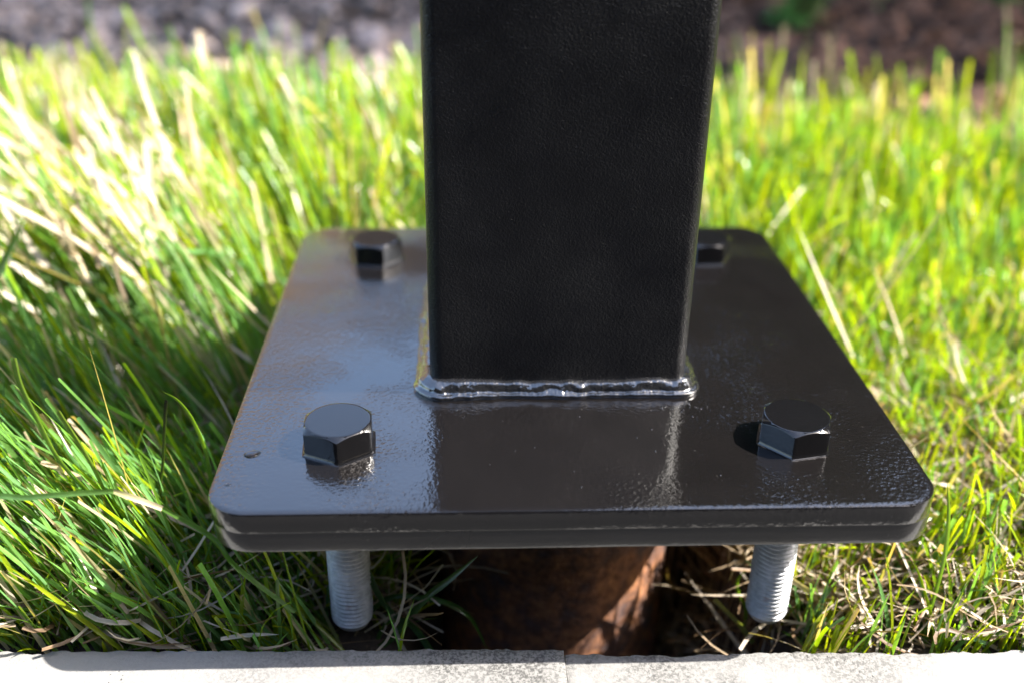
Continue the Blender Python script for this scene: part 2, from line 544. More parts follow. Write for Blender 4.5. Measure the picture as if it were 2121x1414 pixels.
def bolt_head_mesh():
    NA = 120; a = np.linspace(0, 2 * math.pi, NA, endpoint=False)
    loc = (a + math.pi / 6) % (math.pi / 3) - math.pi / 6
    # vertices at multiples of 60 deg, flats between
    locf = (a % (math.pi / 3)) - math.pi / 6
    r = (AF / 2) / np.cos(locf)
    r = np.minimum(r, AF / 2 * 1.143)
    rc = AF / 2 * 0.965
    ze = HB - np.maximum(r - rc, 0) * 0.62 - 0.0002
    def ringz(rad, z): return np.column_stack([rad * np.cos(a), rad * np.sin(a), z if hasattr(z, '__len__') else np.full(NA, z)])
    rings = [ringz(r + 0.0013, 0.0), ringz(r + 0.0007, 0.00025), ringz(r + 0.0002, 0.0009), ringz(r, 0.0018), ringz(r, ze - 0.0006), ringz(r - 0.00012, ze - 0.00005),
             ringz(r - 0.0006, ze + 0.0003), ringz(np.full(NA, rc) + 0.0002, HB - 0.00015), ringz(np.full(NA, rc) - 0.0004, HB), ringz(np.full(NA, rc) - 0.0008, HB), ringz(np.full(NA, rc * 0.6), HB), ringz(np.full(NA, rc * 0.2), HB)]
    V = np.array(rings)
    me = mesh_np("head", V.reshape(-1, 3), grid_faces(len(rings), NA, wrap_v=True))
    bm = bmesh.new(); bm.from_mesh(me); bm.verts.ensure_lookup_table()
    k = (len(rings) - 1) * NA
    bm.faces.new([bm.verts[k + i] for i in range(NA)])
    bmesh.ops.recalc_face_normals(bm, faces=bm.faces[:])
    bm.to_mesh(me); bm.free()
    return me


def thread_mesh():
    NA = 56; pitch = 0.0025; per = 8
    z0, z1 = -0.0193, -0.1045
    nz = int((z0 - z1) / pitch * per)
    zs = np.linspace(z0, z1, nz)
    a = np.linspace(0, 2 * math.pi, NA, endpoint=False)
    A, Zg = np.meshgrid(a, zs)
    ph = (Zg / pitch + A / (2 * math.pi)) % 1.0
    tri = np.abs(ph * 2 - 1)
    prof = np.clip((tri - 0.12) / 0.76, 0, 1)
    R = 0.0103 - 0.00125 * prof
    lim = 0.0103 - np.clip((z1 + 0.0042) - Zg, 0, 1) * 0.55
    R = np.minimum(R, lim)
    V = np.stack([R * np.cos(A), R * np.sin(A), Zg], -1)
    me = mesh_np("threaded_rod", V.reshape(-1, 3), grid_faces(nz, NA, wrap_v=True))
    bm = bmesh.new(); bm.from_mesh(me); bm.verts.ensure_lookup_table()
    k = (nz - 1) * NA
    bm.faces.new([bm.verts[k + i] for i in range(NA)])
    bmesh.ops.recalc_face_normals(bm, faces=bm.faces[:])
    bm.to_mesh(me); bm.free()
    return me


BX, BY = 0.1038, 0.0517
bolts = [(-BX, BY, 4.2, "hexagon bolt nearest the water drops, at the front left corner of the black plate"),
         (BX, BY, -17.9, "hexagon bolt at the front right corner of the plate, casting a short dark shadow"),
         (-BX, PD - BY, 18.6, "blurred hexagon bolt at the rear left corner of the plate, in the post's shadow"),
         (BX + 0.0015, PD - BY, -27.6, "blurred hexagon bolt at the rear right corner of the plate, half hidden by the post")]
b0 = empty("hex_bolt")
h0 = link("head", bolt_head_mesh(), M_bolt, b0, smooth=28)
t0 = link("threaded_rod", thread_mesh(), M_galv, b0, smooth=40)
for i, (x, y, deg, lab) in enumerate(bolts):
    if i == 0: b, hh, tt = b0, h0, t0
    else:
        b = b0.copy(); col.objects.link(b)
        for ch in (h0, t0):
            c = ch.copy(); col.objects.link(c); c.parent = b
    b.location = (x, y, 0.00005)
    b.rotation_euler = (0, 0, math.radians(-90 + deg))
    tag(b, lab, "bolt", "four hexagon bolts holding the plates together")


# ------------------------------------------------------------------ water drops on the plate
def drop(x, y, rx_, ry_, h, rz, label):
    NA, NR = 40, 10
    V = []
    for i in range(NR):
        t = i / (NR - 1); rad = math.cos(t * math.pi / 2) ** 0.8; z = h * math.sin(t * math.pi / 2)
        a = np.linspace(0, 2 * math.pi, NA, endpoint=False)
        w = 1 + 0.05 * np.sin(2 * a + 1) + 0.03 * np.sin(3 * a)
        V.append(np.column_stack([rx_ * rad * w * np.cos(a), ry_ * rad * w * np.sin(a), np.full(NA, z)]))
    V = np.array(V)
    me = mesh_np("water_drop", V.reshape(-1, 3), grid_faces(NR, NA, wrap_v=True))
    bm = bmesh.new(); bm.from_mesh(me)
    bmesh.ops.remove_doubles(bm, verts=bm.verts[:], dist=1e-6)
    bm.verts.ensure_lookup_table()
    e = [ed for ed in bm.edges if ed.is_boundary]
    bmesh.ops.contextual_create(bm, geom=e)
    bmesh.ops.recalc_face_normals(bm, faces=bm.faces[:])
    bm.to_mesh(me); bm.free()
    o = link("water_drop", me, M_water, smooth=60)
    o.location = (x, y, -0.0003); o.rotation_euler = (0, 0, rz)
    tag(o, label, "drop", "water drops on the plate")


drop(-0.1416, 0.0441, 0.0037, 0.0030, 0.0013, 0.3, "larger clear water drop on the black plate left of the front left bolt")
drop(-0.1476, 0.0211, 0.0015, 0.0011, 0.0006, 0.0, "tiny clear water drop on the rounded front left corner of the plate")


# ------------------------------------------------------------------ grass
def blades(name, xy, L, az, t0, bend, width, S, colb, colt, mat, side_rot=None, pointed=0.5, azdrift=None, kink=None, z0=None, dz=0.004, check=True, power=1.4, fold=0.16):
    N = len(xy)
    s = np.linspace(0, 1, S + 1)
    tilt = t0[:, None] + bend[:, None] * s[None, :] ** power
    if kink is not None:
        kp = rng.uniform(0.3, 0.85, N)
        tilt = tilt + kink[:, None] * (s[None, :] > kp[:, None])
    A = az[:, None] + (azdrift[:, None] * s[None, :] if azdrift is not None else 0)
    st, ct = np.sin(tilt), np.cos(tilt)
    D = np.stack([st * np.cos(A), st * np.sin(A), ct], -1)
    step = (L / S)[:, None, None]
    P = np.zeros((N, S + 1, 3))
    P[:, 0, 0] = xy[:, 0]; P[:, 0, 1] = xy[:, 1]
    P[:, 0, 2] = (ground_z(xy[:, 0], xy[:, 1]) - dz) if z0 is None else z0
    P[:, 1:] = P[:, :1] + np.cumsum(D[:, :-1] * step, axis=1)
    if check:
        x, y, z = P[..., 0], P[..., 1], P[..., 2]
        inplate = (np.abs(x) < PW / 2 + 0.0035) & (y > -0.004) & (y < PD + 0.004) & (z > -0.026)
        inkerb = ((y < KERB_BACK(x) + 0.001) & (z < KERB_TOP + 0.0015)) | ((y < KERB_BACK(x) - 0.006) & (z < -0.02))
        inpipe = ((x - PILE[0]) ** 2 + (y - PILE[1]) ** 2) < (PILE[2] + 0.002) ** 2
        inrod = np.zeros_like(inpipe)
        for sx in (-BX, BX):
            for yy in (BY, PD - BY):
                inrod |= ((x - sx) ** 2 + (y - yy) ** 2 < 0.0125 ** 2) & (z > -0.107)
            inrod |= (np.abs(x - sx) < 0.015) & (y > 0.016) & (y < BY) & (z > -0.100)
        under = z < ground_z(x, y) - 0.010
        gz = np.minimum(ground_z(x, y) + 0.0015, -0.03)
        far = s[None, :] > 0.25
        P[..., 2] = np.where(far & (P[..., 2] < gz), gz, P[..., 2])
        incam = ((P - CAM) ** 2).sum(-1) < 0.13 ** 2
        ok = ~(inplate | inkerb | inpipe | inrod | incam).any(1)
        P = P[ok]; D = D[ok]; A = A[ok]; tilt = tilt[ok]; width = width[ok]; colb = colb[ok]; colt = colt[ok]; N = len(P)
        if side_rot is not None: side_rot = side_rot[ok]
    if N == 0: return None
    horiz = np.stack([-np.sin(A), np.cos(A), 0 * A], -1)
    nor = np.cross(D, horiz)
    w_ = (side_rot if side_rot is not None else rng.normal(0, 0.5, N))[:, None] + rng.normal(0, 0.5, N)[:, None] * s[None, :]
    side = np.cos(w_)[..., None] * horiz + np.sin(w_)[..., None] * nor
    nor2 = np.cross(side, D)
    pt = rng.random(N) < pointed
    prof_p = np.where(s < 0.5, 1.0, 1 - ((s - 0.5) / 0.5) ** 1.6 * 0.96)
    prof_b = 1 - 0.22 * s ** 2
    prof = np.where(pt[:, None], prof_p[None], prof_b[None]) * (0.75 + 0.25 * np.clip(s * 4, 0, 1))[None]
    hw = (width[:, None] * prof * 0.5)[..., None]
    VV = np.stack([P - side * hw, P + nor2 * hw * 2 * fold, P + side * hw], 2)     # N,S+1,3,3
    base = (np.arange(N) * (S + 1) * 3)[:, None, None]
    r = (np.arange(S) * 3)[None, :, None]
    cidx = np.arange(2)[None, None, :]
    a = base + r + cidx
    Q = np.stack([a, a + 1, a + 4, a + 3], -1).reshape(-1, 4)
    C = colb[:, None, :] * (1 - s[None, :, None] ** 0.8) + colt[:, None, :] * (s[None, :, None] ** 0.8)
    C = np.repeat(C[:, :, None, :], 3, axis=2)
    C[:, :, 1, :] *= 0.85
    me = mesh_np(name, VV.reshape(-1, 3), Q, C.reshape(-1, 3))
    me.shade_smooth()
    return me


GREENS = np.array([[0.270, 0.380, 0.008], [0.210, 0.350, 0.010], [0.130, 0.280, 0.060], [0.280, 0.350, 0.010], [0.130, 0.290, 0.095]])
STRAWS = np.array([[0.52, 0.42, 0.30], [0.42, 0.31, 0.20], [0.62, 0.53, 0.42], [0.22, 0.14, 0.08]])


def lawn_edge(x):
    return 0.80 + 0.02 * np.asarray(x) - 0.10 * np.exp(-((np.asarray(x) + 0.12) / 0.16) ** 2) + 0.10 * vnoise(x, 0 * np.asarray(x), 71, 4.0) + 0.05 * vnoise(x, 0 * np.asarray(x), 72, 11)


def sample_lawn(n, ymax=1.25, spread=1.0, near_bias=1.0):
    out = []
    tot = 0
    while tot < n:
        k = n * 2
        y = 0.006 + (ymax - 0.006) * rng.random(k) ** near_bias
        xr = 0.33 + 0.62 * (y + 0.15)
        x = rng.uniform(-1, 1, k) * xr
        keep = (y > KERB_BACK(x) + 0.003) & (y < lawn_edge(x) + rng.normal(0, 0.05, k))
        hm = hole_mask(x, y)
        keep &= hm > 1.0 + 0.08 * rng.random(k)
        # little grows in the dark under the middle of the plate
        under = (np.abs(x) < PW / 2 - 0.02) & (y > 0.05) & (y < PD - 0.03)
        keep &= ~(under & (rng.random(k) < np.where(y < 0.16, 0.35, 0.9)))
        keep &= ~((y < 0.05) & (rng.random(k) < 0.45))
        # clumpiness
        keep &= rng.random(k) < 1 - 0.55 * np.clip((y - 0.2) / 0.35, 0, 1)
        dens = 0.62 + 0.5 * vnoise(x, y, 81, 22) + 0.3 * vnoise(x, y, 82, 60)
        keep &= rng.random(k) < dens
        p = np.column_stack([x, y])[keep]
        out.append(p); tot += len(p)
    return np.vstack(out)[:n]


def lawn(name, n, near=True):
    xy = sample_lawn(n, near_bias=1.15)
    x, y = xy[:, 0], xy[:, 1]
    left = 1 / (1 + np.exp((x + 0.02) / 0.05))                       # 1 on the left, 0 on the right
    # heights: long uncut tufts on the left, shorter on the right near the kerb
    back = np.clip((y - 0.25) / 0.3, 0, 1)
    L = (0.055 + 0.052 * left * (1 - 0.25 * back) + 0.048 * back) * rng.uniform(0.55, 1.28, len(x))
    L *= 1 + 0.22 * vnoise(x, y, 91, 7)
    nearkerb = np.clip((y - 0.008) / 0.06, 0, 1)
    L *= 0.62 + 0.38 * nearkerb
    edge = np.clip((lawn_edge(x) - y) / 0.25, 0, 1)
    L *= 0.75 + 0.25 * edge
    und = (np.abs(x) < PW / 2) & (y < PD)
    L = np.where(und, np.minimum(L, rng.uniform(0.03, 0.085, len(x))), L)
    # the long blades beside the plate lie low
    low = (x < -0.13) & (x > -0.42) & (y < 0.27)
    L = np.where(low, L * (0.70 + 0.35 * (rng.random(len(x)) < 0.07)), L)
    # tuft flow direction: leaning to the left and a little to the back on the left, looser elsewhere
    flow = math.pi * (0.97 - 0.12 * back) + 0.9 * vnoise(x, y, 92, 6)
    az = np.where(rng.random(len(x)) < 0.5 + 0.32 * left, flow + rng.normal(0, 0.45, len(x)), rng.uniform(0, 2 * math.pi, len(x)))
    rightaz = 0.25 * math.pi + 0.9 * vnoise(x, y, 93, 6) + rng.normal(0, 0.9, len(x))
    az = np.where((x > 0.17) & (rng.random(len(x)) < 0.45), rightaz, az)
    # blades beside the plate lean away from it
    besL = (x < 0) & (x > -0.24) & (y < PD + 0.05); besR = (x > 0) & (x < 0.21) & (y < PD + 0.05); bb = (np.abs(x) < 0.16) & (y > PD - 0.02) & (y < PD + 0.09)
    az = np.where(besL & (rng.random(len(x)) < 0.85), math.pi + rng.normal(0, 0.55, len(x)), az)
    az = np.where(besR & (rng.random(len(x)) < 0.85), rng.normal(0, 0.6, len(x)), az)
    az = np.where(bb & (rng.random(len(x)) < 0.85), math.pi / 2 + rng.normal(0, 0.7, len(x)), az)
    t0 = np.abs(rng.normal(0.15, 0.15, len(x))) + 0.30 * left * (1 - back)
    bend = np.abs(rng.normal(0.26, 0.28, len(x)))
    nl = (x < -0.10) & (y < 0.32)
    calm = nl & (rng.random(len(x)) < 0.8)
    az = np.where(calm, math.pi * 0.97 + 0.45 * vnoise(x, y, 96, 9) + rng.normal(0, 0.22, len(x)), az)
    t0 = np.where(calm, np.abs(rng.normal(0.42, 0.16, len(x))), t0)
    bend = np.where(calm, np.abs(rng.normal(0.12, 0.14, len(x))), bend)
    L = np.where(calm, L * 1.12, L)
    width = rng.uniform(0.0013, 0.0029, len(x)) * (1 + 0.95 * back)
    gi = rng.integers(0, 5, len(x)); gi = np.where((x < -0.12) & (y < 0.3) & (rng.random(len(x)) < 0.7), np.where(gi % 2 == 0, 2, 4), gi)  # bluish greens left of the plate carry the cool shade in their colour
    g = GREENS[gi] * rng.uniform(0.7, 1.25, (len(x), 1))
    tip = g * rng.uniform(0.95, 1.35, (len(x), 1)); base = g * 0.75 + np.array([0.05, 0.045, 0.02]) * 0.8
    # some blades bleached towards the tip
    bl = rng.random(len(x)) < 0.06 + 0.05 * left
    tip = np.where(bl[:, None], STRAWS[rng.integers(0, 3, len(x))], tip)
    dead = rng.random(len(x)) < 0.05
    st = STRAWS[rng.integers(0, 3, len(x))]
    tip = np.where(dead[:, None], st, tip); base = np.where(dead[:, None], st * 0.8, base)
    kink = np.where((rng.random(len(x)) < 0.10) & ~calm, rng.uniform(0.5, 1.2, len(x)), 0)
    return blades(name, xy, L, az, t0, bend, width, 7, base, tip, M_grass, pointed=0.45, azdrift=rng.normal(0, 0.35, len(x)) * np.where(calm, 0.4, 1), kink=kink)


def lawn_low(n):
    """short dense young blades filling the base of the lawn"""
    xy = sample_lawn(n, near_bias=1.2)
    x, y = xy[:, 0], xy[:, 1]
    L = rng.uniform(0.018, 0.060, n)
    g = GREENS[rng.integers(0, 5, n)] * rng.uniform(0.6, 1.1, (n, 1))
    return blades("low_grass", xy, L, rng.uniform(0, 2 * math.pi, n), np.abs(rng.normal(0.3, 0.3, n)), np.abs(rng.normal(0.4, 0.5, n)), rng.uniform(0.0012, 0.0024, n), 4, g * 0.8, g * 1.1, M_grass, pointed=0.7)


def thatch(n):
    """curly dead straw lying in the lawn"""
    xy = sample_lawn(n, near_bias=1.5)
    k = n // 5     # more of it on the right near the kerb and along the rim of the hole
    xr = rng.uniform(0.07, 0.34, k); yr = rng.uniform(0.04, 0.22, k)
    xy[:k, 0] = xr; xy[:k, 1] = yr
    L = rng.uniform(0.02, 0.075, n)
    c = STRAWS[rng.integers(0, 4, n)] * rng.uniform(0.5, 1.1, (n, 1))
    z0 = ground_z(xy[:, 0], xy[:, 1]) + rng.uniform(0.0, 0.022, n)
    return blades("dead_grass", xy, L, rng.uniform(0, 2 * math.pi, n), rng.uniform(0.9, 1.6, n), rng.normal(0.2, 0.5, n), rng.uniform(0.0008, 0.0024, n), 5, c * 0.85, c, M_straw, pointed=0.5, azdrift=rng.normal(0, 1.4, n), z0=z0)


def long_straw(n):
    """longer bleached stems lying diagonally through the lawn"""
    xy = sample_lawn(n, ymax=0.85, near_bias=1.0)
    m = int(n * 0.55)
    xy[:m, 0] = rng.uniform(-0.50, -0.22, m); xy[:m, 1] = rng.uniform(0.24, 0.45, m)
    L = rng.uniform(0.05, 0.11, n)
    c = STRAWS[rng.integers(0, 3, n)] * rng.uniform(0.9, 1.2, (n, 1))
    lf = (xy[:, 0] < -0.2) & (xy[:, 1] > 0.2)
    z0 = ground_z(xy[:, 0], xy[:, 1]) + rng.uniform(0.02, 0.055, n) + np.where(lf, 0.035, 0)
    az = np.where(xy[:, 0] < 0, math.pi * 0.8 + rng.normal(0, 0.5, n), 0.3 * math.pi + rng.normal(0, 0.8, n))
    return blades("long_straw", xy, L, az, rng.uniform(0.6, 1.25, n), rng.normal(0.0, 0.2, n), np.where(xy[:, 0] > 0, 0.7, 1.0) * rng.uniform(0.0016, 0.0031, n) * (1 + 0.6 * np.clip((xy[:, 1] - 0.2) / 0.3, 0, 1) + 0.5 * lf), 5, c * 0.9, c, M_straw, pointed=0.3, azdrift=rng.normal(0, 0.15, n), z0=z0)


def tall_blades(n):
    """scattered taller blades along the back of the lawn"""
    x = rng.uniform(-0.9, 0.95, n); y = rng.uniform(0.45, 0.92, n)
    keep = y < lawn_edge(x) + 0.07
    xy = np.column_stack([x, y])[keep]; n = len(xy)
    L = rng.uniform(0.085, 0.165, n) * (1 + 0.15 * vnoise(xy[:, 0], xy[:, 1], 95, 5))
    g = GREENS[rng.integers(0, 5, n)] * rng.uniform(0.7, 1.15, (n, 1))
    tip = np.where((rng.random(n) < 0.3)[:, None], STRAWS[2], g * 1.2)
    return blades("tall_grass", xy, L, math.pi * 0.9 + rng.normal(0, 0.9, n), np.abs(rng.normal(0.10, 0.10, n)), np.abs(rng.normal(0.10, 0.15, n)), rng.uniform(0.003, 0.0052, n), 7, g, tip, M_grass, pointed=0.25, side_rot=rng.normal(0, 0.3, n))


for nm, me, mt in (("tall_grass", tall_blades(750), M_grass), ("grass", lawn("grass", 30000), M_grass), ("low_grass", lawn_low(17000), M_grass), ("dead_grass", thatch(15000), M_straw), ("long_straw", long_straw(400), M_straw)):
    o = link(nm, me, mt)
    o["kind"] = "stuff"
    o["label"] = {"tall_grass": "taller single blades standing along the back edge of the lawn", "grass": "long green lawn grass around the black plate", "low_grass": "short young grass between the long blades",
                  "dead_grass": "curly dead brown grass lying on the soil", "long_straw": "long bleached straw stems lying in the lawn"}[nm]
    o["category"] = "grass"


# ------------------------------------------------------------------ single blades that stand out
def hero(name, pts, w, c0, c1, label, cat, pointed=True, face=(0, -1, 0.25), depth=0.0):
    P = [Vector(p) for p in pts]
    # Catmull-Rom through the points
    out = []
    Q = [P[0] * 2 - P[1]] + P + [P[-1] * 2 - P[-2]]
    for i in range(1, len(Q) - 2):
        for k in range(6):
            t = k / 6
            out.append(0.5 * ((2 * Q[i]) + (Q[i + 1] - Q[i - 1]) * t + (2 * Q[i - 1] - 5 * Q[i] + 4 * Q[i + 1] - Q[i + 2]) * t * t + (3 * Q[i] - 3 * Q[i - 1] + Q[i + 2 - 1 + 0] * 0 + Q[i + 2] - 3 * Q[i + 1] + 0 * Q[i]) * t ** 3))
    out = []
    for i in range(1, len(Q) - 2):
        p0, p1, p2, p3 = Q[i - 1], Q[i], Q[i + 1], Q[i + 2]
        for k in range(6):
            t = k / 6
            out.append(0.5 * (2 * p1 + (p2 - p0) * t + (2 * p0 - 5 * p1 + 4 * p2 - p3) * t * t + (3 * p1 - p0 - 3 * p2 + p3) * t ** 3))
    out.append(P[-1])
    n = len(out); V = []; C = []
    fv = Vector(face).normalized()
    c0 = np.array(c0); c1 = np.array(c1)
    for i, p in enumerate(out):
        d = (out[min(i + 1, n - 1)] - out[max(i - 1, 0)]).normalized()
        tw = 0.5 * math.sin(i / n * 3.0)
        side = d.cross(fv).normalized(); nn = side.cross(d)
        side = (side * math.cos(tw) + nn * math.sin(tw)).normalized(); nn = side.cross(d).normalized()
        if nn.dot(fv) < 0: nn = -nn
        s = i / (n - 1)
        hw = w / 2 * ((1 - max(0, (s - 0.6) / 0.4) ** 1.7 * 0.95) if pointed else 1 - 0.15 * s) * (0.8 + 0.2 * min(1, s * 5))
        for q in (-1, -0.5, 0, 0.5, 1):
            V.append(p + side * hw * q + nn * (hw * 0.35 * (abs(q) - 0.5)))
            C.append((c0 * (1 - s) + c1 * s) * (0.82 if q == 0 else (1.0 if abs(q) == 1 else 0.94)))
    me = mesh_np(name, np.array([tuple(a) for a in V]), grid_faces(n, 5), np.array(C))
    me.shade_smooth()
    o = link(name, me, M_grass if cat == "grass blade" else M_straw)
    # put the origin at the foot of the blade
    root = P[0]
    me.transform(Matrix.Translation(-root)); o.location = root
    tag(o, label, cat)
    return o


G1, G2, G3, G4 = (0.13, 0.23, 0.025), (0.07, 0.17, 0.03), (0.055, 0.13, 0.05), (0.10, 0.20, 0.04)
S1, S2, S3 = (0.50, 0.42, 0.28), (0.30, 0.20, 0.12), (0.62, 0.54, 0.42)
hero("grass_blade", [(-0.172, 0.077, -0.118), (-0.1712, 0.075, -0.065), (-0.1706, 0.075, -0.0329), (-0.1712, 0.075, -0.0175), (-0.1748, 0.075, -0.0012), (-0.1801, 0.075, 0.0094), (-0.1865, 0.075, 0.0146)], 0.0026, G2, G1, "bright green grass blade arching over to the left beside the plate's left edge", "grass blade")
hero("grass_blade", [(-0.199, 0.078, -0.12), (-0.1963, 0.075, -0.0483), (-0.1922, 0.075, -0.0256), (-0.1888, 0.075, -0.0064), (-0.1856, 0.075, 0.010)], 0.0021, (0.06, 0.12, 0.02), (0.008, 0.008, 0.006), "upright grass blade with its shadowed tip coloured black, left of the plate", "grass blade", False)  # black tip colour stands for a shadowed stretch of the blade
hero("grass_blade", [(-0.262, 0.04, -0.115), (-0.252, 0.02, 0.0), (-0.236, 0.005, 0.062), (-0.2257, 0.0, 0.0895), (-0.2113, 0.0, 0.1086), (-0.204, 0.0, 0.1196), (-0.1985, 0.0, 0.1286)], 0.0040, G3, (0.09, 0.20, 0.04), "dark green blade tip rising at the left edge of the photo against sunlit straw", "grass blade")
hero("grass_blade", [(-0.31, 0.03, -0.06), (-0.2559, 0.02, -0.008), (-0.2311, 0.02, -0.0046), (-0.2128, 0.02, -0.0029), (-0.1955, 0.02, -0.0017)], 0.0026, G3, G4, "grass blade lying almost level across the lower left grass", "grass blade", False)
hero("straw_stem", [(-0.1955, 0.0201, -0.0017), (-0.1851, 0.02, -0.0066), (-0.1764, 0.02, -0.0111)], 0.0027, (0.35, 0.33, 0.16), S1, "bleached pinkish straw piece bent down at the end of the level grass blade", "straw", False)
hero("grass_blade", [(-0.1764, 0.0201, -0.0111), (-0.1569, 0.018, -0.0251), (-0.146, 0.012, -0.0372), (-0.125, 0.02, -0.07)], 0.0024, G4, G2, "green grass blade running down under the front left corner of the plate", "grass blade", False)
hero("grass_blade", [(-0.1798, 0.052, -0.125), (-0.1951, 0.05, -0.0785), (-0.2096, 0.05, -0.0406), (-0.2279, 0.05, -0.008), (-0.2335, 0.05, 0.0125), (-0.2379, 0.05, 0.0322), (-0.2384, 0.05, 0.0464)], 0.0034, (0.06, 0.14, 0.03), (0.13, 0.22, 0.06), "longest pale green blade leaning far left over the lower left lawn", "grass blade", False)
hero("grass_blade", [(-0.165, 0.055, -0.127), (-0.1808, 0.06, -0.1015), (-0.2084, 0.06, -0.057), (-0.2194, 0.06, -0.0149), (-0.2294, 0.06, 0.0138)], 0.0030, (0.06, 0.15, 0.04), (0.16, 0.24, 0.07), "pale green blade leaning left just behind the longest one", "grass blade", False)
hero("straw_stem", [(0.1606, 0.055, -0.1324), (0.1453, 0.055, -0.117), (0.1298, 0.055, -0.0973), (0.1158, 0.055, -0.086)], 0.0036, S3, S3, "white bleached straw leaning left beside the right threaded rod", "straw", False)
hero("straw_stem", [(-0.345, 0.5, -0.10), (-0.3595, 0.5, -0.0701), (-0.3808, 0.5, -0.0312), (-0.4013, 0.5, 0.0061), (-0.42, 0.5, 0.0457), (-0.4302, 0.5, 0.0687)], 0.0078, S3, S3, "thick white sunlit straw leaning left in the blurred grass at the upper left", "straw", False)
hero("straw_stem", [(0.2415, 0.42, -0.1131), (0.239, 0.42, -0.0697), (0.2379, 0.42, -0.0242), (0.24, 0.42, 0.0113)], 0.0044, S1, S3, "upright white straw in the blurred grass behind the plate's right edge", "straw", False)
hero("straw_stem", [(0.352, 0.5, -0.12), (0.3486, 0.5, -0.0653), (0.3331, 0.5, -0.0408), (0.3227, 0.5, -0.019), (0.3103, 0.5, -0.0083)], 0.0040, G1, S1, "pale straw bent to the left at its tip in the blurred right grass", "straw", False)
hero("grass_blade", [(0.206, 0.33, -0.12), (0.2104, 0.33, -0.0615), (0.2145, 0.33, -0.0538), (0.2215, 0.33, -0.031), (0.2254, 0.33, -0.0125)], 0.0034, (0.02, 0.035, 0.02), (0.012, 0.018, 0.012), "blade coloured dark for shadow, leaning right behind the plate's right edge", "grass blade", True)  # near-black colour stands for a stem in shadow
hero("grass_blade", [(0.178, 0.035, -0.12), (0.1766, 0.03, -0.0659), (0.1759, 0.03, -0.0458), (0.173, 0.03, -0.0263), (0.1689, 0.03, -0.0102)], 0.0019, G4, G1, "thin upright blade just right of the plate's front right corner", "grass blade")
hero("grass_blade", [(-0.095, 0.052, -0.126), (-0.0834, 0.05, -0.1132), (-0.0677, 0.05, -0.0903), (-0.0556, 0.05, -0.0783), (-0.0414, 0.05, -0.0637)], 0.0036, (0.045, 0.10, 0.035), (0.06, 0.13, 0.035), "dark green blade reaching up right in front of the rusty pile", "grass blade")
hero("grass_blade", [(-0.110, 0.062, -0.126), (-0.0877, 0.06, -0.0987), (-0.0683, 0.06, -0.0985), (-0.0562, 0.06, -0.1025), (-0.0452, 0.06, -0.1124), (-0.0366, 0.06, -0.134)], 0.0028, G3, G2, "green blade arching right and down in front of the rusty pile", "grass blade")
hero("grass_blade", [(0.1031, 0.06, -0.1324), (0.0939, 0.06, -0.1188), (0.0852, 0.06, -0.1088), (0.0795, 0.06, -0.1023)], 0.0030, (0.10, 0.16, 0.06), (0.30, 0.32, 0.18), "short stiff blade leaning left over the dark hole", "grass blade", False)
hero("grass_blade", [(0.1, 0.07, -0.135), (0.1, 0.07, -0.1182), (0.095, 0.07, -0.1082), (0.0934, 0.07, -0.0984), (0.0969, 0.07, -0.0921)], 0.0020, G2, G1, "small curled bright blade left of the right threaded rod", "grass blade")
hero("grass_blade", [(-0.0600, 0.044, -0.130), (-0.073, 0.05, -0.1089), (-0.0834, 0.05, -0.0992), (-0.0900, 0.05, -0.0867), (-0.096, 0.052, -0.07)], 0.0042, G3, (0.07, 0.13, 0.06), "broad bluish blade leaning left right of the left threaded rod", "grass blade", False)
hero("straw_stem", [(-0.0983, 0.05, -0.1109), (-0.0871, 0.05, -0.1023), (-0.0749, 0.05, -0.0947), (-0.064, 0.05, -0.0879)], 0.0010, S1, S2, "thin tan straw slanting up right below the left threaded rod", "straw", True)
hero("straw_stem", [(0.2619, 0.28, -0.1143), (0.2631, 0.28, -0.0828), (0.2696, 0.28, -0.0639), (0.2800, 0.28, -0.0433)], 0.0036, S3, S3, "white straw leaning right in the grass beside the plate's right edge", "straw", False)
hero("grass_blade", [(-0.2850, 0.045, -0.1182), (-0.2612, 0.045, -0.1092), (-0.2433, 0.045, -0.1003), (-0.2164, 0.045, -0.0917)], 0.0038, (0.14, 0.24, 0.03), (0.12, 0.22, 0.03), "bright yellow green blade lying just above the kerb at the lower left", "grass blade")


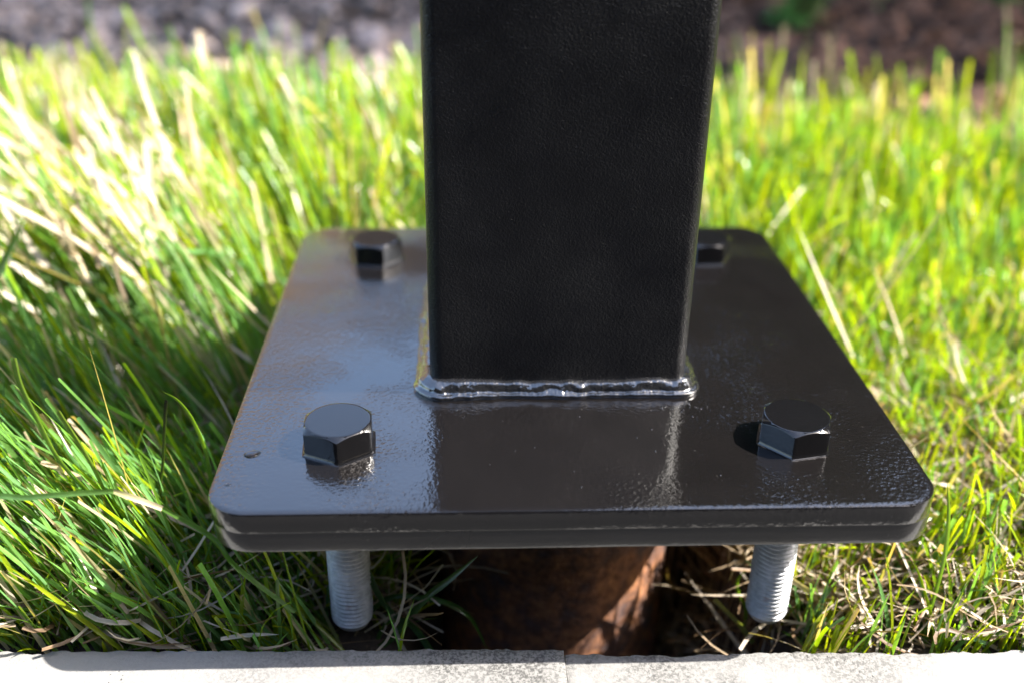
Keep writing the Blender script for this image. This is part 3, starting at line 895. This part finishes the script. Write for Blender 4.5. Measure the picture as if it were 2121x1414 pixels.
# ------------------------------------------------------------------ wood chip mulch bed behind the lawn
def mulch(n):
    y = 0.80 - 0.2 + 2.6 * rng.random(n) ** 1.25
    x = rng.uniform(-1, 1, n) * (1.0 + 0.7 * (y - 0.8))
    keep = y > lawn_edge(x) - 0.22 + rng.normal(0, 0.04, n)
    x, y = x[keep], y[keep]; n = len(x)
    lx = rng.uniform(0.015, 0.085, n); ly = lx * rng.uniform(0.25, 0.6, n); lz = rng.uniform(0.004, 0.016, n)
    yaw = rng.uniform(0, 2 * math.pi, n); pit = rng.normal(0, 0.45, n); rol = rng.normal(0, 0.45, n)
    z = GROUND + 0.006 + 0.010 * vnoise(x, y, 5, 3.1) + 0.020 * (vnoise(x, y, 12, 9) * 0.5 + 0.5) + rng.uniform(0, 0.02, n)
    corners = np.array([[i, j, k] for k in (-1, 1) for j in (-1, 1) for i in (-1, 1)], float) * 0.5
    Cn = corners[None] * np.stack([lx, ly, lz], -1)[:, None, :] * rng.uniform(0.7, 1.25, (n, 8, 3))
    cyw, syw = np.cos(yaw)[:, None], np.sin(yaw)[:, None]
    X0, Y0, Z0 = Cn[..., 0], Cn[..., 1], Cn[..., 2]
    cp_, sp_ = np.cos(pit)[:, None], np.sin(pit)[:, None]; cr, sr = np.cos(rol)[:, None], np.sin(rol)[:, None]
    Y1, Z1 = Y0 * cr - Z0 * sr, Y0 * sr + Z0 * cr
    X2, Z2 = X0 * cp_ + Z1 * sp_, -X0 * sp_ + Z1 * cp_
    X3, Y3 = X2 * cyw - Y1 * syw, X2 * syw + Y1 * cyw
    V = np.stack([X3 + x[:, None], Y3 + y[:, None], Z2 + z[:, None]], -1)
    F = np.array([[0, 2, 3, 1], [4, 5, 7, 6], [0, 1, 5, 4], [2, 6, 7, 3], [0, 4, 6, 2], [1, 3, 7, 5]])
    Q = (np.arange(n)[:, None, None] * 8 + F[None]).reshape(-1, 4)
    gl = np.clip(0.6 - x * 1.3, 0, 1)[:, None]                        # weathered grey on the left; browner right, darkened in colour for deeper shade
    grey = np.array([0.34, 0.275, 0.245]); brown = np.array([0.17, 0.085, 0.050])
    c = (grey * gl + brown * (1 - gl)) * (0.15 + 2.0 * rng.random((n, 1)) ** 1.6)
    return mesh_np("mulch", V.reshape(-1, 3), Q, np.repeat(c, 8, axis=0))


o = link("mulch", mulch(17000), M_chip); o["kind"] = "stuff"; o["label"] = "blurred wood chip mulch behind the lawn"; o["category"] = "mulch"


# ------------------------------------------------------------------ leafy plants in the bed
def leafy_plant(x, y, h, ns, lab, leaf=0.048, spread=0.5):
    root = empty("leafy_plant", (x, y, GROUND + 0.005))
    tag(root, lab, "plant")
    SV, SQ, LV, LQ, LC = [], [], [], [], []
    for s in range(ns):
        a = random.uniform(0, 2 * math.pi); lean = random.uniform(0.1, spread); hh = h * random.uniform(0.7, 1.1)
        pts = [Vector((0.01 * math.cos(a), 0.01 * math.sin(a), 0))]
        K = 8
        for k in range(1, K + 1):
            t = k / K
            pts.append(Vector((math.cos(a) * hh * lean * t * t, math.sin(a) * hh * lean * t * t, hh * t)))
        b0_ = len(SV)
        for k, p in enumerate(pts):
            r = 0.0022 * (1 - 0.6 * k / K)
            for q in range(5): SV.append((p.x + r * math.cos(q * 1.2566), p.y + r * math.sin(q * 1.2566), p.z))
        for k in range(K):
            for q in range(5): SQ.append((b0_ + k * 5 + q, b0_ + k * 5 + (q + 1) % 5, b0_ + (k + 1) * 5 + (q + 1) % 5, b0_ + (k + 1) * 5 + q))
        for k in range(2, K + 1):
            for q in range(2 if k < K else 4):
                aa = random.uniform(0, 2 * math.pi); L = leaf * random.uniform(0.7, 1.2); W = L * 0.42
                d = Vector((math.cos(aa), math.sin(aa), random.uniform(-0.1, 0.6))).normalized(); sd = Vector((-math.sin(aa), math.cos(aa), 0)); nn = sd.cross(d)
                b = len(LV); c = np.array([0.16, 0.34, 0.09]) * random.uniform(0.7, 1.4)
                for (u_, w_) in ((0.0, 0.05), (0.25, 0.8), (0.55, 1.0), (0.85, 0.5), (1.0, 0.03)):
                    ctr = pts[k] + d * L * u_ - Vector((0, 0, 1)) * L * 0.25 * u_ * u_
                    for sg in (-1, 0, 1):
                        LV.append(tuple(ctr + sd * sg * W / 2 * w_ + nn * abs(sg) * W * 0.12)); LC.append(c * (0.85 if sg == 0 else 1))
                for r_ in range(4):
                    for q_ in range(2): LQ.append((b + r_ * 3 + q_, b + r_ * 3 + q_ + 1, b + r_ * 3 + q_ + 4, b + r_ * 3 + q_ + 3))
    link("stems", mesh_np("stems", np.array(SV), np.array(SQ), np.tile([0.06, 0.12, 0.03], (len(SV), 1))), M_leaf, root, smooth=180)
    link("leaves", mesh_np("leaves", np.array(LV), np.array(LQ), np.array(LC)), M_leaf, root, smooth=180)


leafy_plant(0.49, 1.38, 0.17, 10, "blurred green leafy plant in the mulch just right of the post")
leafy_plant(0.67, 1.50, 0.20, 2, "single thin blurred green shoot between the two leafy plants", 0.03, 0.2)
leafy_plant(0.93, 1.60, 0.16, 10, "blurred green leafy plant in the mulch at the top right corner")


# ------------------------------------------------------------------ unseen trees and fence, added to shade the bed and mirror in the paint
def tree(x, y, h, r, zc, n, seed, lab, taper=0.75):
    rg = np.random.default_rng(seed)
    root = empty("added_tree", (x, y, GROUND - 0.05)); tag(root, lab, "tree", "unseen evergreen trees added around the lawn for shade and reflections")
    NA = 10; zz = np.linspace(0, h * 0.9, 14); V = []
    for i, z in enumerate(zz):
        a = np.linspace(0, 2 * math.pi, NA, endpoint=False); rr = 0.13 * (1 - 0.85 * z / (h * 0.9)) * (1 + 0.08 * rg.normal(size=NA))
        V.append(np.column_stack([rr * np.cos(a) + 0.03 * math.sin(z * 2), rr * np.sin(a), np.full(NA, z)]))
    link("trunk", mesh_np("trunk", np.array(V).reshape(-1, 3), grid_faces(14, NA, wrap_v=True)), M_bark, root, smooth=180)
    # crown: sprays of leaf-sized faces on boughs
    nb = 70; Vb = []
    th = rg.uniform(0, 2 * math.pi, nb); hz_ = zc + (h - zc) * rg.random(nb) ** 0.9
    rad = r * (1 - taper * (hz_ - zc) / (h - zc)) * rg.uniform(0.75, 1.1, nb)
    k = n // nb
    t = rg.random((nb, k)) ** 0.7
    px = np.cos(th)[:, None] * rad[:, None] * t; py = np.sin(th)[:, None] * rad[:, None] * t; pz = hz_[:, None] - 0.25 * rad[:, None] * t ** 2 + rg.normal(0, 0.10, (nb, k))
    sp_ = 0.16 * (0.5 + rad[:, None] * 0.4)
    px = px + rg.normal(0, 1, (nb, k)) * sp_; py = py + rg.normal(0, 1, (nb, k)) * sp_
    C0 = np.stack([px.ravel(), py.ravel(), pz.ravel()], -1); m = len(C0)
    d1 = rg.normal(size=(m, 3)); d1 /= np.linalg.norm(d1, axis=1)[:, None]; d2 = np.cross(d1, rg.normal(size=(m, 3))); d2 /= np.linalg.norm(d2, axis=1)[:, None]
    s1 = rg.uniform(0.06, 0.12, m)[:, None]; s2 = s1 * 0.5
    VV = np.stack([C0 - d1 * s1, C0 + d2 * s2, C0 + d1 * s1, C0 - d2 * s2], 1).reshape(-1, 3)
    cc = np.array([0.022, 0.045, 0.018]) * rg.uniform(0.6, 1.6, (m, 1))
    link("crown", mesh_np("crown", VV, np.arange(m * 4).reshape(-1, 4), np.repeat(cc, 4, axis=0)), M_leaf, root)


tree(3.5, 1.88, 7.4, 1.8, 0.3, 42000, 1, "unseen dark evergreen tree added out to the right of the mulch bed to shade it")
tree(2.25, 5.0, 5.6, 1.35, 0.2, 26000, 2, "tall dark evergreen tree behind the mulch, right of the post", 0.25)
tree(1.62, 5.0, 5.8, 1.1, 0.2, 20000, 5, "narrow dark evergreen tree behind the mulch, nearest the post", 0.25)
tree(2.7, -2.1, 4.6, 1.4, 0.2, 20000, 6, "dark evergreen tree on the camera's side of the kerb, out to the right", 0.5)  # added to shade the road that the post face mirrors
tree(4.6, 4.4, 5.4, 1.6, 0.3, 20000, 3, "broad dark evergreen tree behind the mulch, furthest right", 0.3)

fence = empty("added_fence", (-0.75, 3.75, GROUND), math.radians(32)); tag(fence, "unseen brown board fence added behind the mulch bed for a warm reflection in the plate", "fence")  # unseen, added so the rear left of the plate mirrors something brown
bm = bmesh.new(); bmesh.ops.create_cube(bm, size=1.0, matrix=Matrix.Diagonal((0.135, 0.02, 2.0, 1)))
bmesh.ops.bevel(bm, geom=bm.edges[:], offset=0.004, segments=1)
bme = bpy.data.meshes.new("board"); bm.to_mesh(bme); bm.free(); bme.materials.append(M_fence)
for i in range(28):
    o = bpy.data.objects.new("board", bme); col.objects.link(o); o.parent = fence
    o.location = (-2.3 + i * 0.1375, random.uniform(-0.004, 0.004), 0.98 + random.uniform(-0.01, 0.01))
for z in (0.4, 1.6):
    bm = bmesh.new(); bmesh.ops.create_cube(bm, size=1.0, matrix=Matrix.Diagonal((3.8, 0.04, 0.09, 1)))
    me = bpy.data.meshes.new("rail"); bm.to_mesh(me); bm.free()
    o = link("rail", me, M_fence, fence); o.location = (-0.49, 0.032, z)

# unseen wall added behind the camera as a dark reflection for vertical painted faces
dark_wall = empty("added_dark_wall", (0.0, -3.2, GROUND - 0.1)); tag(dark_wall, "unseen dark boarded wall added behind the camera to darken reflections in the paint", "wall")
M_wall = plain("dark_cladding", (0.03, 0.028, 0.026), (0.05, 0.047, 0.045), 15, 0.8, 0.001)
bm = bmesh.new(); bmesh.ops.create_cube(bm, size=1.0, matrix=Matrix.Diagonal((9.0, 0.03, 0.19, 1)))
bmesh.ops.bevel(bm, geom=bm.edges[:], offset=0.005, segments=1)
cme = bpy.data.meshes.new("cladding_board"); bm.to_mesh(cme); bm.free(); cme.materials.append(M_wall)
for i in range(17):
    o = bpy.data.objects.new("cladding_board", cme); col.objects.link(o); o.parent = dark_wall
    o.location = (0, 0, 0.1 + i * 0.192)
